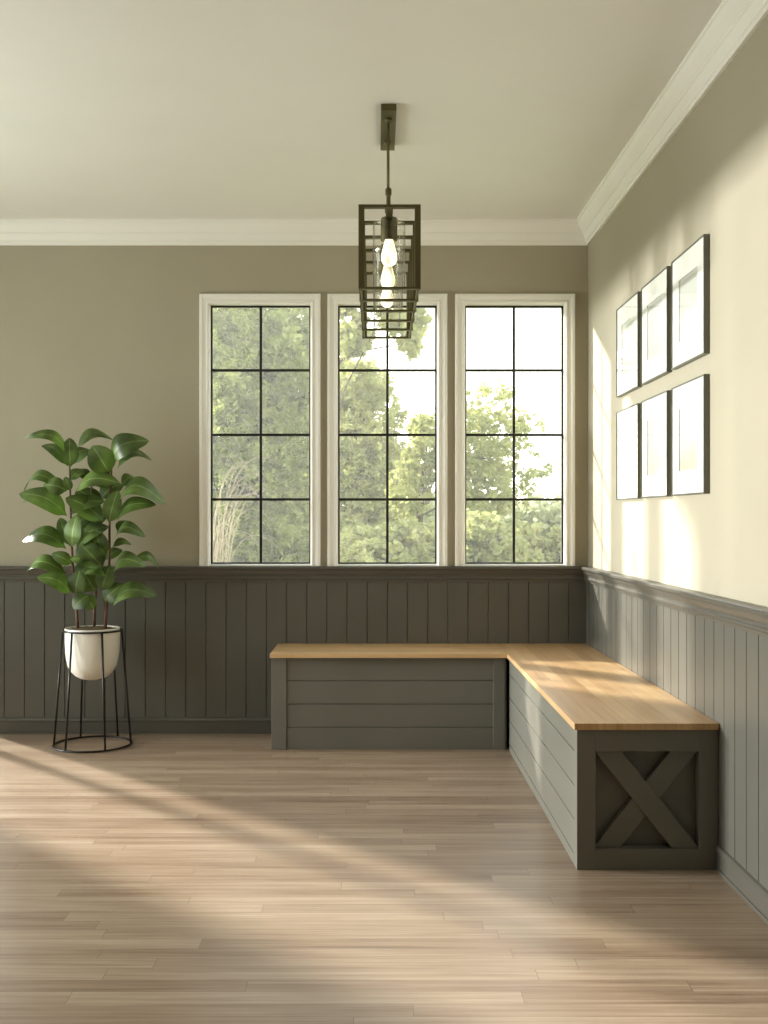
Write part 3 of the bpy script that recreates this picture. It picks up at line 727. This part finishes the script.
tree('young_tree', 'loose yellow green tree with a slanting trunk seen between middle and right windows', 'tree', gp(404, 6.5), outpt(424, 470, 6.5),
     [B(428, 445, 6.5, 24, 34, .6, .8), B(462, 440, 6.5, 30, 55, .7, .55), B(492, 430, 6.6, 34, 50, .7, .33), B(520, 455, 6.6, 30, 60, .6, .2), B(408, 490, 6.5, 22, 30, .6, .9), B(480, 490, 6.5, 34, 34, .6, .5)],
     14000, 0.066, G2, 3, 0.035, 12)
tree('maple_tree', 'big leafed overhanging tree at the top of the middle window', 'tree', gp(323, 3.2), outpt(323, 300, 3.2),
     [B(350, 328, 3.2, 22, 28, .3, 2.6), B(404, 322, 3.2, 26, 16, .3, 1.2), B(345, 290, 3.2, 40, 20, .5, 1), B(410, 345, 3.2, 8, 16, .2, 5), B(380, 285, 3.2, 40, 16, .4, .7)],
     4200, 0.080, G2, 4, 0.035, 5)
tree('shrub', 'bushy green shrub across the bottom of the middle window', 'shrub', gp(385, 4.1), outpt(385, 570, 4.1),
     [B(365, 560, 4.1, 34, 34, .5), B(405, 552, 4.1, 34, 32, .5), B(430, 560, 4.2, 30, 36, .5)], 14000, 0.07, G4, 5, 0.03, 6)
tree('shrub', 'rounded green shrub at the bottom left of the right window', 'shrub', gp(478, 5.2), outpt(478, 560, 5.2),
     [B(478, 540, 5.2, 26, 30, .5), B(500, 556, 5.2, 30, 30, .5), B(462, 560, 5.2, 24, 34, .5)], 11000, 0.07, G4, 6, 0.03, 6)
tree('shrub', 'yellowish shrub at the bottom right of the right window', 'shrub', gp(540, 6.6), outpt(540, 565, 6.6),
     [B(530, 560, 6.6, 26, 34, .5), B(565, 562, 6.6, 30, 34, .5), B(520, 535, 6.6, 18, 22, .5, .5)], 9000, 0.08, G4, 7, 0.03, 6)
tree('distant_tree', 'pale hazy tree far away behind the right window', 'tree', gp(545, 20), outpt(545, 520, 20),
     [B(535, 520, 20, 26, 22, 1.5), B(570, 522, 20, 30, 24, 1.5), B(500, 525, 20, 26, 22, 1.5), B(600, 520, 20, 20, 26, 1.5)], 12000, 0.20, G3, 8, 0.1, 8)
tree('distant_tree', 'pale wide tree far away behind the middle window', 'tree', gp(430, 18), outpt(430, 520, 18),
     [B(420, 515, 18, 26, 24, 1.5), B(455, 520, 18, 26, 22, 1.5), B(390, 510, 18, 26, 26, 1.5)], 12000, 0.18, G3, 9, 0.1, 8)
tree('broadleaf_tree', 'leafy tree standing outside to the left of the left window', 'tree', gp(60, 8), outpt(60, 470, 8),
     [B(60, 420, 8, 45, 80, 1.0), B(50, 500, 8, 45, 60, 1.0)], 9000, 0.11, G1, 10, 0.1, 6)
tree('distant_tree', 'wide tree in the background behind the left window', 'tree', gp(262, 16), outpt(262, 500, 16),
     [B(230, 500, 16, 30, 60, 1.5), B(275, 490, 16, 30, 70, 1.5), B(315, 500, 16, 26, 60, 1.5), B(250, 560, 16, 40, 30, 1.5), B(300, 560, 16, 40, 30, 1.5)], 22000, 0.16, G1, 12, 0.1, 8)
# morning haze hanging over the garden
hz = bpy.data.materials.new('garden_haze'); hz.use_nodes = True; nt = hz.node_tree; nt.nodes.clear()
ho = N(nt, 'ShaderNodeOutputMaterial'); hv = N(nt, 'ShaderNodeVolumeScatter'); hv.inputs['Color'].default_value = (0.98, 0.97, 0.92, 1); hv.inputs['Density'].default_value = 0.054; hv.inputs['Anisotropy'].default_value = 0.35
nt.links.new(hv.outputs[0], ho.inputs['Volume'])
bm = bmesh.new(); box(bm, -9, 9, 0.5, 2.55, -0.11, 5.0); o = mesh_obj('haze', bm, hz)
tag(o, 'pale morning haze hanging over the garden beyond the windows', 'haze', kind='stuff')
# bare arching shrub in front of the dense tree
root = empty('bare_shrub', gp(222, 4.2)); tag(root, 'bare pale twigs arching across the lower left window', 'shrub', 'trees and shrubs in the garden')
rnd = random.Random(3); bm = bmesh.new()
for i in range(22):
    x0 = rnd.uniform(203, 226); x1 = x0 + rnd.uniform(14, 62); yt = rnd.uniform(415, 525)
    a = outpt(x0, 610, 4.2); c = outpt(x0 + rnd.uniform(-8, 10), yt + 25, 4.2 + rnd.uniform(-.2, .2)); d_ = outpt((x0 + x1) / 2, yt, 4.2 + rnd.uniform(-.2, .2)); e_ = outpt(x1, yt + rnd.uniform(6, 45), 4.2 + rnd.uniform(-.2, .2))
    pts = []
    for q in range(9):
        t_ = q / 8; pts.append(a * (1 - t_) ** 3 + c * 3 * t_ * (1 - t_) ** 2 + d_ * 3 * t_ ** 2 * (1 - t_) + e_ * t_ ** 3)
    tube(bm, pts, [0.0055 - 0.0035 * q / 8 for q in range(9)], 5)
o = mesh_obj('twigs', bm, twig_m, smooth=True); o.parent = root; o.matrix_parent_inverse = Matrix.Translation(-root.location)
